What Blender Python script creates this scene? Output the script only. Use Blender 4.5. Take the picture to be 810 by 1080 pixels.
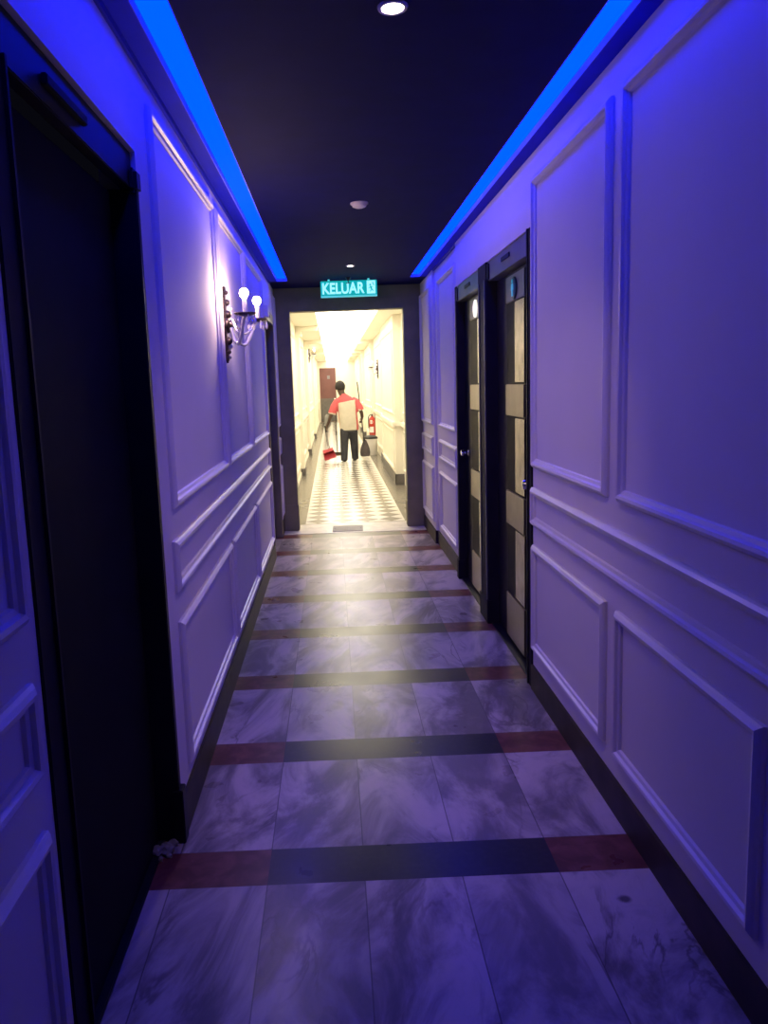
import bpy, bmesh, math, random
from mathutils import Vector, Matrix
random.seed(7)
S = bpy.context.scene
for o in list(bpy.data.objects): bpy.data.objects.remove(o)
C = S.collection
# ------------------------------------------------------------------ camera, world, exposure
cam = bpy.data.cameras.new('camera'); co = bpy.data.objects.new('camera', cam); C.objects.link(co)
F_PX, CX, CY = 800.4, 364.92, 521.34
cam.sensor_fit = 'AUTO'; cam.sensor_width = 36.0; cam.lens = F_PX/1080*36
cam.shift_x = (405-CX)/1080; cam.shift_y = (CY-540)/1080
cam.clip_start = 0.02; cam.clip_end = 200
pi_, ya, ro = math.radians(8.17446), math.radians(.75374), math.radians(-2.06556)
fw = Vector((math.sin(ya)*math.cos(pi_), math.cos(ya)*math.cos(pi_), -math.sin(pi_)))
rt = Vector((math.cos(ya), -math.sin(ya), 0)); up = rt.cross(fw)
r2 = rt*math.cos(ro)+up*math.sin(ro); u2 = -rt*math.sin(ro)+up*math.cos(ro)
M = Matrix((r2, u2, -fw)).transposed().to_4x4(); M.translation = (0, 0, 1.6)
co.matrix_world = M
S.camera = co
w = bpy.data.worlds.new('world'); S.world = w; w.use_nodes = True
w.node_tree.nodes['Background'].inputs[0].default_value = (0.10, 0.10, 0.2, 1)
w.node_tree.nodes['Background'].inputs[1].default_value = 0.02
vs = S.view_settings; vs.view_transform = 'Standard'; vs.look = 'None'; vs.gamma = 1; vs.exposure = 0; vs.use_curve_mapping = False
S.cycles.use_denoising = True
S.cycles.max_bounces = 10; S.cycles.diffuse_bounces = 6; S.cycles.glossy_bounces = 5
S.cycles.sample_clamp_indirect = 8
# light levels (the fittings themselves are built further down)
COVE = 16.0          # blue strip in the ceiling slots
COVE_COL = (0.0, 0.0082, 1.0)
PANEL = 6.0          # lit ceiling of the passage beyond
BULB = 270.0         # sconce bulbs
SPOT = 38.0          # ceiling downlights
COVE_Y0 = 1.2        # near end of the lit slot

# ------------------------------------------------------------------ materials
def newmat(name):
    m = bpy.data.materials.new(name); m.use_nodes = True
    return m, m.node_tree, m.node_tree.nodes['Principled BSDF']
def mat(name, col, rough=.5, metal=0, spec=.5, bump=0, bscale=60, var=0, vscale=8, emit=None, estr=0, coat=0):
    m, t, b = newmat(name)
    b.inputs['Base Color'].default_value = (*col, 1); b.inputs['Roughness'].default_value = rough
    b.inputs['Metallic'].default_value = metal; b.inputs['Specular IOR Level'].default_value = spec
    b.inputs['Coat Weight'].default_value = coat
    tc = t.nodes.new('ShaderNodeTexCoord')
    if var:
        n = t.nodes.new('ShaderNodeTexNoise'); n.inputs['Scale'].default_value = vscale; n.inputs['Detail'].default_value = 5
        r = t.nodes.new('ShaderNodeValToRGB')
        r.color_ramp.elements[0].position = .3; r.color_ramp.elements[1].position = .72
        r.color_ramp.elements[0].color = (*[c*(1-var) for c in col], 1); r.color_ramp.elements[1].color = (*[min(1, c*(1+var)) for c in col], 1)
        t.links.new(tc.outputs['Object'], n.inputs['Vector']); t.links.new(n.outputs['Fac'], r.inputs['Fac']); t.links.new(r.outputs['Color'], b.inputs['Base Color'])
    if bump:
        n2 = t.nodes.new('ShaderNodeTexNoise'); n2.inputs['Scale'].default_value = bscale; n2.inputs['Detail'].default_value = 3
        bp = t.nodes.new('ShaderNodeBump'); bp.inputs['Strength'].default_value = bump; bp.inputs['Distance'].default_value = .01
        t.links.new(tc.outputs['Object'], n2.inputs['Vector']); t.links.new(n2.outputs['Fac'], bp.inputs['Height']); t.links.new(bp.outputs['Normal'], b.inputs['Normal'])
    if emit:
        b.inputs['Emission Color'].default_value = (*emit, 1); b.inputs['Emission Strength'].default_value = estr
    return m

class G:                                      # small node-graph helper
    def __init__(s, t): s.t = t
    def v(s, x, inp):
        if isinstance(x, (int, float)): inp.default_value = x
        else: s.t.links.new(x, inp)
    def m(s, op, a, b=0, c=None):
        n = s.t.nodes.new('ShaderNodeMath'); n.operation = op
        s.v(a, n.inputs[0]); s.v(b, n.inputs[1])
        if c is not None: s.v(c, n.inputs[2])
        return n.outputs[0]
    def mix(s, f, a, b):
        n = s.t.nodes.new('ShaderNodeMix'); n.data_type = 'RGBA'
        s.v(f, n.inputs[0])
        for x, i in ((a, n.inputs[6]), (b, n.inputs[7])):
            if isinstance(x, tuple): i.default_value = (*x, 1)
            else: s.t.links.new(x, i)
        return n.outputs[2]
    def noise(s, vec, scale, detail=4, dist=0, rough=.5):
        n = s.t.nodes.new('ShaderNodeTexNoise'); n.inputs['Scale'].default_value = scale; n.inputs['Detail'].default_value = detail
        n.inputs['Distortion'].default_value = dist; n.inputs['Roughness'].default_value = rough
        s.t.links.new(vec, n.inputs['Vector']); return n.outputs['Fac']
    def smooth(s, x, a, b):
        n = s.t.nodes.new('ShaderNodeMapRange'); n.interpolation_type = 'SMOOTHSTEP'
        s.v(x, n.inputs[0]); n.inputs[1].default_value = a; n.inputs[2].default_value = b
        return n.outputs[0]
    def vec(s, x, y, z):
        n = s.t.nodes.new('ShaderNodeCombineXYZ'); s.v(x, n.inputs[0]); s.v(y, n.inputs[1]); s.v(z, n.inputs[2]); return n.outputs[0]

def marble_floor():
    m, t, b = newmat('marble_tile_floor'); g = G(t)
    tc = t.nodes.new('ShaderNodeTexCoord'); sp = t.nodes.new('ShaderNodeSeparateXYZ'); t.links.new(tc.outputs['Object'], sp.inputs[0])
    X, Y = sp.outputs[0], sp.outputs[1]
    u = g.m('DIVIDE', g.m('SUBTRACT', X, .047), .3185); ui = g.m('FLOOR', u); uf = g.m('SUBTRACT', u, ui)
    v = g.m('DIVIDE', g.m('SUBTRACT', Y, 2.268), .8135); vi = g.m('FLOOR', v); vf = g.m('SUBTRACT', v, vi)
    band = g.m('LESS_THAN', vf, .236)
    wn = t.nodes.new('ShaderNodeTexWhiteNoise'); wn.noise_dimensions = '2D'
    t.links.new(g.vec(ui, vi, 0), wn.inputs['Vector'])
    ws = t.nodes.new('ShaderNodeSeparateColor'); t.links.new(wn.outputs['Color'], ws.inputs[0])
    # each tile: its own offset and vein direction
    px = g.m('ADD', g.m('MULTIPLY', X, 1.5), g.m('MULTIPLY', ws.outputs[0], 37))
    py = g.m('ADD', g.m('MULTIPLY', Y, .8), g.m('MULTIPLY', ws.outputs[1], 37))
    sh = g.m('ADD', py, g.m('MULTIPLY', px, g.m('SUBTRACT', ws.outputs[2], .9)))
    vec = g.vec(px, sh, g.m('MULTIPLY', ws.outputs[2], 19))
    cloud = g.noise(vec, 2.6, 6, .9, .6)
    fine = g.noise(vec, 13, 5, .6, .65)
    veins = g.m('ABSOLUTE', g.m('SUBTRACT', g.noise(vec, 2.1, 5, 1.6, .55), .5))
    vm = g.m('SUBTRACT', 1, g.smooth(veins, .0, .035))
    vm = g.m('MULTIPLY', vm, g.smooth(g.noise(vec, 2.9, 2, .2), .46, .68))
    c = g.mix(g.smooth(cloud, .38, .62), (.15, .125, .13), (.52, .44, .415))
    c = g.mix(g.m('MULTIPLY', g.smooth(fine, .45, .75), .28), c, (.33, .28, .28))
    c = g.mix(g.m('MULTIPLY', vm, .8), c, (.10, .075, .08))
    tone = g.m('MULTIPLY', ws.outputs[1], .30)
    c = g.mix(tone, c, (.27, .245, .27))
    # bands: black granite in the middle, rust red at both ends
    sn = g.noise(tc.outputs['Object'], 45, 4, .3)
    blk = g.mix(g.smooth(sn, .4, .75), (.016, .016, .022), (.026, .024, .028))
    red = g.mix(g.smooth(g.noise(tc.outputs['Object'], 14, 5, .5), .35, .7), (.105, .028, .026), (.19, .062, .052))
    mid = g.m('LESS_THAN', g.m('ABSOLUTE', g.m('SUBTRACT', X, .2065)), .4785)
    bc = g.mix(mid, red, blk)
    # joints
    ju = g.m('LESS_THAN', g.m('SUBTRACT', .5, g.m('ABSOLUTE', g.m('SUBTRACT', uf, .5))), .0065)
    ju = g.m('MULTIPLY', ju, g.m('SUBTRACT', 1, band))
    c = g.mix(g.m('MULTIPLY', ju, .75), c, (.07, .06, .065))
    c = g.mix(band, c, bc)
    jv = g.m('ADD', g.m('LESS_THAN', g.m('ABSOLUTE', g.m('SUBTRACT', vf, .236)), .002), g.m('LESS_THAN', vf, .002))
    c = g.mix(g.m('MULTIPLY', jv, .6), c, (.06, .05, .055))
    # one dark stain, and grime where the left doorway starts
    d = g.m('SQRT', g.m('ADD', g.m('POWER', g.m('DIVIDE', g.m('SUBTRACT', X, .841), 1.3), 2), g.m('POWER', g.m('SUBTRACT', Y, 2.127), 2)))
    st = g.m('SUBTRACT', 1, g.smooth(g.m('ADD', d, g.m('MULTIPLY', g.m('SUBTRACT', fine, .5), .02)), .008, .022))
    c = g.mix(g.m('MULTIPLY', st, .8), c, (.03, .022, .025))
    t.links.new(c, b.inputs['Base Color'])
    rg = g.m('ADD', .22, g.m('MULTIPLY', g.noise(tc.outputs['Object'], 5, 4), .16))
    t.links.new(rg, b.inputs['Roughness']); b.inputs['Specular IOR Level'].default_value = .27
    return m

def checker_floor():
    m, t, b = newmat('diamond_tile_floor'); g = G(t)
    tc = t.nodes.new('ShaderNodeTexCoord'); sp = t.nodes.new('ShaderNodeSeparateXYZ'); t.links.new(tc.outputs['Object'], sp.inputs[0])
    X, Y = sp.outputs[0], sp.outputs[1]; d = .29
    def fr(a, o):
        u = g.m('DIVIDE', g.m('SUBTRACT', a, o), d); return g.m('ABSOLUTE', g.m('SUBTRACT', u, g.m('ROUND', u)))
    dia = g.m('LESS_THAN', g.m('ADD', fr(X, -.37), fr(Y, 8.80)), .5)
    inside = g.m('MULTIPLY', g.m('GREATER_THAN', X, -.37), g.m('LESS_THAN', X, .80))
    inside = g.m('MULTIPLY', inside, g.m('GREATER_THAN', Y, 8.80))
    n = g.noise(tc.outputs['Object'], 6, 4, .5)
    taupe = g.mix(n, (.15, .135, .115), (.21, .19, .16)); white = g.mix(n, (.72, .70, .64), (.84, .82, .77))
    c = g.mix(g.m('MULTIPLY', dia, inside), taupe, white)
    t.links.new(c, b.inputs['Base Color']); b.inputs['Roughness'].default_value = .24; b.inputs['Specular IOR Level'].default_value = .35
    return m

MWG = mat('white_gloss_moulding_paint', (.74, .69, .73), .38, spec=.4, var=.02)
MW = mat('white_wall_paint', (.74, .68, .72), .8, spec=.15, bump=.04, bscale=90, var=.02, vscale=3)
MCREAM = mat('cream_wall_paint', (.84, .80, .68), .5, spec=.3, bump=.03, bscale=80, var=.02, vscale=2)
MCEIL = mat('black_ceiling_blue_cast', (.0045, .0045, .075), .75, spec=.08, bump=.05, bscale=120, var=.1)  # black base with the slots' blue light mixed into the colour
MCORN = mat('cornice_blue_light_tint', (.010, .012, .40), .6, spec=.1, var=.05)  # blue glow from slots and walls is put into the cornice colour
MDARK = mat('dark_stained_wood', (.018, .016, .024), .6, spec=.10, bump=.05, bscale=40, var=.25, vscale=6)
MPORT = mat('hazed_charcoal_wood', (.25, .23, .135), .6, spec=.2, bump=.05, bscale=40, var=.15, vscale=5)  # grey lift of lens haze is painted into this base colour
MBLACK = mat('black_gloss_door_paint', (.010, .010, .016), .45, spec=.2, var=.3, vscale=4)
MVOID = mat('matt_black_door', (.006, .006, .010), .7, spec=.1, var=.3, vscale=4)
MBASE = mat('dark_brown_marble', (.034, .022, .024), .5, spec=.3, var=.45, vscale=9)
MHEAD = mat('grey_metal_fascia', (.20, .20, .22), .38, metal=.35, spec=.5, var=.1)
MBRONZE = mat('satin_bronze_plate', (.31, .26, .20), .33, metal=.85, var=.12, vscale=10)
MSTONE = mat('polished_beige_strip', (.40, .345, .28), .26, metal=.8, var=.4, vscale=14)
MGLASS = mat('black_glass', (.004, .004, .008), .5, spec=.12)
MCHROME = mat('chrome', (.8, .8, .82), .12, metal=1)
MPLATE = mat('grey_scuffed_plate', (.22, .20, .215), .55, var=.2, vscale=12)
MGREYM = mat('grey_steel', (.32, .31, .33), .4, metal=.7, var=.1)
MSLOT = mat('slot_paint', (.3, .3, .4), .7, spec=.1)
MCOVE = mat('blue_light_diffuser', (.005, .005, .02), .9, spec=0, emit=COVE_COL, estr=COVE)
MPANEL = mat('lit_ceiling_diffuser', (.9, .88, .8), .5, emit=(1, .91, .73), estr=PANEL)
MBULB = mat('warm_bulb_glass', (.9, .9, .9), .3, emit=(1, .70, .52), estr=BULB)
MBULB2 = mat('far_bulb_glass', (.9, .9, .9), .3, emit=(1, .85, .65), estr=25)
MLED = mat('downlight_lens', (.9, .9, .9), .3, emit=(1, .88, .72), estr=25)
MWHITE = mat('white_plastic', (.78, .77, .75), .4, var=.02)
MDETECT = mat('off_white_plastic', (.62, .58, .60), .5, var=.05)
MIRON = mat('dark_antique_metal', (.07, .05, .055), .35, metal=.8, var=.4, vscale=30)
MCRYS = mat('clear_crystal', (.75, .72, .78), .08, spec=.8, metal=.25)
MCANDLE = mat('ivory_candle_sleeve', (.85, .82, .78), .5)
MSIGN = mat('teal_sign_face', (.0, .3, .3), .4, emit=(.0, .42, .44), estr=.85)
MSIGNE = mat('teal_sign_edge', (.1, .5, .5), .4, emit=(.10, .62, .62), estr=.9)
MSIGNW = mat('pale_cyan_sign_lettering', (.7, .95, .95), .4, emit=(.36, .98, .92), estr=1.0)
MTHRESH = mat('pale_marble_sill', (.60, .56, .52), .3, var=.25, vscale=9)
MGRAN = mat('black_granite', (.010, .010, .014), .4, var=.4, vscale=20, spec=.25)
MPLAST = mat('broken_plaster', (.17, .155, .15), .9, var=.3, vscale=25, bump=.3)
MMAROON = mat('maroon_door_paint', (.155, .062, .060), .5, var=.15, vscale=3)
MSLATE = mat('slate_grey_finish', (.13, .12, .115), .5, var=.2)
MRED = mat('fire_red_paint', (.52, .045, .03), .3, var=.06)
MRUB = mat('black_rubber', (.02, .02, .02), .6)
MSKIN = mat('dark_brown_skin', (.085, .050, .038), .55, var=.12, vscale=14)
MHAIR = mat('black_hair', (.018, .015, .015), .8, bump=.4, bscale=120)
MSHR = mat('coral_red_cotton', (.55, .095, .11), .8, bump=.15, bscale=20, var=.08)
MSHW = mat('cream_cotton', (.55, .505, .42), .8, bump=.2, bscale=14, var=.08)
MTRS = mat('dark_navy_cotton', (.036, .036, .046), .8, bump=.3, bscale=12, var=.2)
MSHOE = mat('black_shoe', (.018, .017, .017), .5)
MPAN = mat('red_plastic', (.46, .055, .075), .4, var=.08)
MWOODH = mat('dark_grey_handle', (.05, .045, .045), .5)
MBRIST = mat('dark_grey_bristle', (.105, .09, .095), .9, bump=.6, bscale=70, var=.3, vscale=30)
MBRISTB = mat('brown_bristle', (.17, .11, .075), .9, bump=.6, bscale=70, var=.3, vscale=30)
MCLOTH = mat('pale_grey_cloth', (.30, .30, .28), .9, bump=.3, bscale=30, var=.12)
MTEAL = mat('teal_figure', (.05, .45, .55), .4, emit=(.03, .30, .45), estr=.55)
MROUND = mat('roundel_passage_glare', (.9, .9, .85), .4, emit=(1, .93, .78), estr=1.1)  # emission imitates the bright passage reflected in the disc, no lamp
MDISC = mat('dark_teal_disc', (.03, .09, .13), .35)

# ------------------------------------------------------------------ mesh helpers
def obj(name, bm, m, parent=None, smooth=False, bevel=0, loc=None, rotz=0):
    if bevel:
        bmesh.ops.bevel(bm, geom=[e for e in bm.edges], offset=bevel, segments=2, affect='EDGES', clamp_overlap=True)
    bmesh.ops.recalc_face_normals(bm, faces=bm.faces)
    me = bpy.data.meshes.new(name); bm.to_mesh(me); bm.free()
    for x in (m if isinstance(m, (list, tuple)) else [m]): me.materials.append(x)
    if smooth:
        for p in me.polygons: p.use_smooth = True
        try: me.set_sharp_from_angle(angle=math.radians(40))
        except Exception: pass
    o = bpy.data.objects.new(name, me); C.objects.link(o)
    if parent: o.parent = parent
    if loc: o.location = loc
    o.rotation_euler.z = rotz
    return o
def tag(o, label=None, cat=None, group=None, kind=None):
    if label: o['label'] = label
    if cat: o['category'] = cat
    if group: o['group'] = group
    if kind: o['kind'] = kind
    return o
def thing(name, label, cat, loc=(0, 0, 0), rotz=0, group=None, kind=None):
    o = bpy.data.objects.new(name, None); C.objects.link(o); o.location = loc; o.rotation_euler.z = rotz; o.empty_display_size = .1
    return tag(o, label, cat, group, kind)
def struct(name, bm, m, label, cat, **k): return tag(obj(name, bm, m, **k), label, cat, kind='structure')
def box(bm, x0, x1, y0, y1, z0, z1):
    vs_ = [bm.verts.new(p) for p in ((x0, y0, z0), (x1, y0, z0), (x1, y1, z0), (x0, y1, z0), (x0, y0, z1), (x1, y0, z1), (x1, y1, z1), (x0, y1, z1))]
    for f in ((0, 3, 2, 1), (4, 5, 6, 7), (0, 1, 5, 4), (1, 2, 6, 5), (2, 3, 7, 6), (3, 0, 4, 7)): bm.faces.new([vs_[i] for i in f])
    return bm
def B(*boxes):
    bm = bmesh.new()
    for b in boxes: box(bm, *b)
    return bm
def lathe(bm, prof, n=24, mat4=None):
    rings = []
    for r, z in prof:
        if r < 1e-6: rings.append([bm.verts.new((0, 0, z))])
        else: rings.append([bm.verts.new((r*math.cos(a), r*math.sin(a), z)) for a in [2*math.pi*i/n for i in range(n)]])
    new = [v for r in rings for v in r]
    for a, b in zip(rings, rings[1:]):
        if len(a) == 1 and len(b) == 1: continue
        for i in range(n):
            j = (i+1) % n
            if len(a) == 1: bm.faces.new((a[0], b[i], b[j]))
            elif len(b) == 1: bm.faces.new((a[i], a[j], b[0]))
            else: bm.faces.new((a[i], a[j], b[j], b[i]))
    for r in (rings[0], rings[-1]):
        if len(r) > 1:
            try: bm.faces.new(r)
            except ValueError: pass
    if mat4 is not None: bmesh.ops.transform(bm, matrix=mat4, verts=new)
    return bm
def tube(bm, pts, rad, n=10):
    pts = [Vector(p) for p in pts]; rr = rad if isinstance(rad, (list, tuple)) else [rad]*len(pts)
    rings = []; prev = None
    for i, p in enumerate(pts):
        d = (pts[min(i+1, len(pts)-1)]-pts[max(i-1, 0)]).normalized()
        a = prev if prev is not None else (Vector((0, 0, 1)) if abs(d.z) < .9 else Vector((1, 0, 0)))
        s = (a-d*a.dot(d)).normalized(); prev = s; t_ = d.cross(s)
        rings.append([bm.verts.new(p+(s*math.cos(q)+t_*math.sin(q))*rr[i]) for q in [2*math.pi*k/n for k in range(n)]])
    for a, b in zip(rings, rings[1:]):
        for i in range(n): bm.faces.new((a[i], a[(i+1) % n], b[(i+1) % n], b[i]))
    bm.faces.new(rings[0][::-1]); bm.faces.new(rings[-1]); return bm
def sphere(bm, c, r, sx=1, sy=1, sz=1, u=16, v=10):
    bmesh.ops.create_uvsphere(bm, u_segments=u, v_segments=v, radius=r, matrix=Matrix.Translation(c) @ Matrix.Diagonal((sx, sy, sz, 1)))
    return bm
def prism(bm, poly, x0, x1):                   # polygon in (y, z) extruded along x
    a = [bm.verts.new((x0, y, z)) for y, z in poly]; b = [bm.verts.new((x1, y, z)) for y, z in poly]
    bm.faces.new(a[::-1]); bm.faces.new(b); n = len(poly)
    for i in range(n): bm.faces.new((a[i], a[(i+1) % n], b[(i+1) % n], b[i]))
    return bm
PROF = [(0, 0), (0, .010), (.006, .016), (.016, .022), (.026, .020), (.031, .011), (.042, .008), (.045, 0)]
def frame(bm, X, n, y0, y1, z0, z1, k=1.0):    # mitred picture-frame moulding on a wall x = X, normal n
    rings = []
    for (cy, sy, cz, sz) in ((y0, 1, z0, 1), (y1, -1, z0, 1), (y1, -1, z1, -1), (y0, 1, z1, -1)):
        rings.append([bm.verts.new((X+n*h*k*1.1, cy+sy*u*k, cz+sz*u*k)) for u, h in PROF])
    for i in range(4):
        a, b = rings[i], rings[(i+1) % 4]
        for j in range(len(PROF)-1): bm.faces.new((a[j], a[j+1], b[j+1], b[j]))
    return bm
def moulding(parent, X, n, y0, y1, z0, z1, m=None, k=1.0):
    bm = frame(bmesh.new(), X, n, y0, y1, z0, z1, k)
    return obj('panel_moulding', bm, m or MWG, parent)

# ------------------------------------------------------------------ setting: near corridor
XL, XR, ZC = -.6, .99, 2.655
Y0 = -1.6; YP = 8.42
struct('floor', B((-1.0, 1.15, Y0, 8.18, -.08, 0)), marble_floor(), 'pale marble tile floor with black and red cross bands', 'floor')
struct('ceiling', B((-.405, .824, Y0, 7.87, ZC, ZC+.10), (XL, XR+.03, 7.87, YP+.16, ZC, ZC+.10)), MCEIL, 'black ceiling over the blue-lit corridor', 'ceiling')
wl = struct('wall_left', B((XL-.12, XL, Y0, 1.45, 0, 2.80), (XL-.12, XL, 1.45, 2.56, 2.36, 2.80), (XL-.12, XL, 2.56, 7.02, 0, 2.80),
     (XL-.12, XL, 7.02, 8.10, 2.33, 2.80), (XL-.12, XL, 8.10, 8.62, 0, 2.80)), MW, 'white panelled left wall with moulded frames', 'wall')
for y0, y1 in ((-1.5, -.06), (.0, 1.385), (2.73, 4.155), (4.225, 5.46), (5.53, 6.87), (8.16, 8.38)):
    moulding(wl, XL, 1, y0, y1, 1.178, 2.562)
for y0, y1 in ((-1.5, 1.385), (2.70, 6.90), (8.16, 8.38)):
    moulding(wl, XL, 1, y0, y1, .872, 1.062)
for y0, y1 in ((-1.5, -.06), (.0, 1.39), (2.71, 4.135), (4.205, 5.47), (5.54, 6.90), (8.16, 8.38)):
    moulding(wl, XL, 1, y0, y1, .205, .758)
XF = 1.015
wr = struct('wall_right', B((XR, XR+.16, Y0, 3.76, 0, 2.80), (XR, XR+.16, 3.76, 6.06, 2.325, 2.80), (XF, XR+.16, 6.06, 7.44, 0, 2.80), (XR, XR+.16, 7.44, 8.62, 0, 2.80)),
     MW, 'white panelled right wall with moulded frames and dado bands', 'wall')
for y0, y1 in ((-.5, .55), (.62, 1.60), (1.665, 2.60), (2.71, 3.735)):
    moulding(wr, XR, -1, y0-(.09 if y0 > 1.6 and y0 < 2 else 0), y1-(.075 if 1.5 < y1 < 2 else 0), 1.165, 2.535)
    moulding(wr, XR, -1, y0, y1, .222, .772)
moulding(wr, XR, -1, -.5, 3.75, .872, 1.062)
for X, y0, y1 in ((XF, 6.20, 7.20), (XR, 7.52, 8.36)):
    moulding(wr, X, -1, y0, y1, 1.178, 2.53); moulding(wr, X, -1, y0, y1, .872, 1.062); moulding(wr, X, -1, y0, y1, .205, .758)
def baseboard(side, boxes, label):
    return struct('baseboard_'+side, B(*boxes), MBASE, label, 'baseboard')
baseboard('left', [(XL, XL+.012, Y0, 1.45, 0, .145), (XL, XL+.012, 2.56, 7.0, 0, .145), (XL, XL+.012, 8.12, YP-.03, 0, .145)], 'dark marble skirting along the left white wall')
baseboard('right', [(XR-.012, XR, Y0, 3.76, 0, .132), (XF-.012, XF, 6.08, 7.44, 0, .132), (XR-.012, XR, 7.44, YP-.03, 0, .132), (XR-.012, XF, 7.428, 7.44, 0, .132)], 'dark marble skirting along the right white wall')
def cornice(n, X, s, label):
    bm = bmesh.new()
    pts = [(0, 0), (0, -.012), (s*.012, -.012), (s*.018, 0), (s*.085, 0), (s*.085, .10), (0, .10)]
    a = [bm.verts.new((X+x, Y0, ZC+z)) for x, z in pts]; b = [bm.verts.new((X+x, 7.87, ZC+z)) for x, z in pts]
    bm.faces.new(a); bm.faces.new(b[::-1])
    for i in range(len(pts)): bm.faces.new((a[i], b[i], b[(i+1) % len(pts)], a[(i+1) % len(pts)]))
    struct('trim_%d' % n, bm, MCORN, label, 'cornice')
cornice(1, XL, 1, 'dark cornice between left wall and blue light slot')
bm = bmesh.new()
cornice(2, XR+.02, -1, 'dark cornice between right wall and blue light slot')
# blue light slots
def cove(x0, x1, label):
    t = thing('cove_light', label, 'light strip', ((x0+x1)/2, 0, ZC))
    c = (x0+x1)/2; x0 -= c; x1 -= c
    obj('housing', B((x0-.004, x0, COVE_Y0, 7.87, .0, .085), (x1, x1+.004, COVE_Y0, 7.87, .0, .085), (x0, x1, 7.866, 7.87, 0, .085), (x0, x1, COVE_Y0, COVE_Y0+.004, 0, .085)), MSLOT, t)
    obj('diffuser', B((x0+.001, x1-.001, COVE_Y0+.01, 7.86, .026, .036)), MCOVE, t)
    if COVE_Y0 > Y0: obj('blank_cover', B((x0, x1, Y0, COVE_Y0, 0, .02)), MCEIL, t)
cove(-.511, -.409, 'blue light slot in the ceiling along the left wall')
cove(.828, .921, 'blue light slot in the ceiling along the right wall')

# portal
struct('wall_end', B((XL, XR, YP, YP+.16, 2.43, ZC)), MPORT, 'dark bulkhead above the opening to the lit passage', 'wall')
pt = thing('trim_3', 'dark charcoal frame around the opening to the lit passage', 'door frame', (.2, YP, 0), 0, None, 'structure')
def pj(x0, x1):
    j = obj('jamb', B((x0, x1, YP-.03, YP+.14, 0, 2.43)), MPORT, pt, bevel=.006); j.location = (-.2, -YP, 0)
    p = obj('plinth', B((x0-.006 if x0 > 0 else x0, x1+.006 if x0 < 0 else x1, YP-.038, YP+.145, 0, .30)), MPORT, pt, bevel=.006); p.location = (-.2, -YP, 0)
pj(XL+.002, -.43); pj(.80, XR-.002)
h = obj('head', B((XL+.002, XR-.002, YP-.028, YP, 2.405, 2.53), (-.43, .80, YP, YP+.14, 2.405, 2.432)), MPORT, pt, bevel=.004); h.location = (-.2, -YP, 0)
struct('trim_4', B((-1.0, 1.15, 8.18, 8.74, -.08, .003)), MTHRESH, 'pale marble sill across the opening', 'sill')

# ------------------------------------------------------------------ lit passage beyond
YE = 34.0; XA, XB = -.62, 1.06
struct('floor', B((-.9, 1.3, 8.74, YE, -.08, 0)), checker_floor(), 'taupe passage floor with white diamond tiles beyond the opening', 'floor')
struct('ceiling', B((XA-.12, -.205, 8.58, YE, 2.66, 2.76), (.71, 1.25, 8.58, YE, 2.66, 2.76)), MCREAM, 'cream ceiling sides of the lit passage', 'ceiling')
fl = struct('wall_left', B((XA-.12, XA, 8.62, YE, 0, 2.76)), MCREAM, 'cream left wall of the lit passage with white dado', 'wall')
fr_ = struct('wall_right', B((1.10, 1.22, 8.62, 12.0, 0, 2.76), (.97, 1.22, 12.0, 15.0, 0, 2.76), (XB-.03, 1.22, 15.0, YE, 0, 2.76)), MCREAM, 'cream right wall of the lit passage with stepped pilaster', 'wall')
fe = struct('wall_end', B((XA, 1.22, YE, YE+.12, 0, 2.76)), MCREAM, 'cream wall closing the far end of the passage', 'wall')
for y0, y1 in ((8.9, 11.6), (11.75, 13.5), (14.1, 16.6), (16.8, 19.8), (20.3, 23.5), (24, 28), (28.3, 32)):
    moulding(fl, XA, 1, y0, y1, .22, .86, MCREAM); moulding(fl, XA, 1, y0, y1, 1.12, 2.45, MCREAM)
obj('dado_rail', B((XA, XA+.05, 8.64, YE, .93, .985), (XA, XA+.03, 8.64, YE, .985, 1.02)), MCREAM, fl, bevel=.008)
obj('skirting', B((XA, XA+.015, 8.64, YE, 0, .07)), MCREAM, fl)
for X, y0, y1 in ((1.10, 8.9, 11.9), (.97, 12.15, 14.85), (XB-.03, 15.3, 18.2), (XB-.03, 20.4, 23.6), (XB-.03, 27.0, 31)):
    moulding(fr_, X, -1, y0, y1, .22, .86, MCREAM); moulding(fr_, X, -1, y0, y1, 1.12, 2.45, MCREAM)
obj('dado_rail', B((1.05, 1.10, 8.64, 12.0, .93, 1.0), (.92, .97, 11.95, 15.0, .93, 1.0), (.95, 1.10, 11.95, 12.0, .93, 1.0), (XB-.08, XB-.03, 15.0, YE, .93, 1.0)), MCREAM, fr_, bevel=.008)
obj('skirting', B((.955, .97, 11.985, 15.0, 0, .17), (.955, 1.10, 11.985, 12.0, 0, .17), (XB-.045, XB-.03, 15.0, 16.5, 0, .12)), MSLATE, fr_)
n = 5
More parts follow.
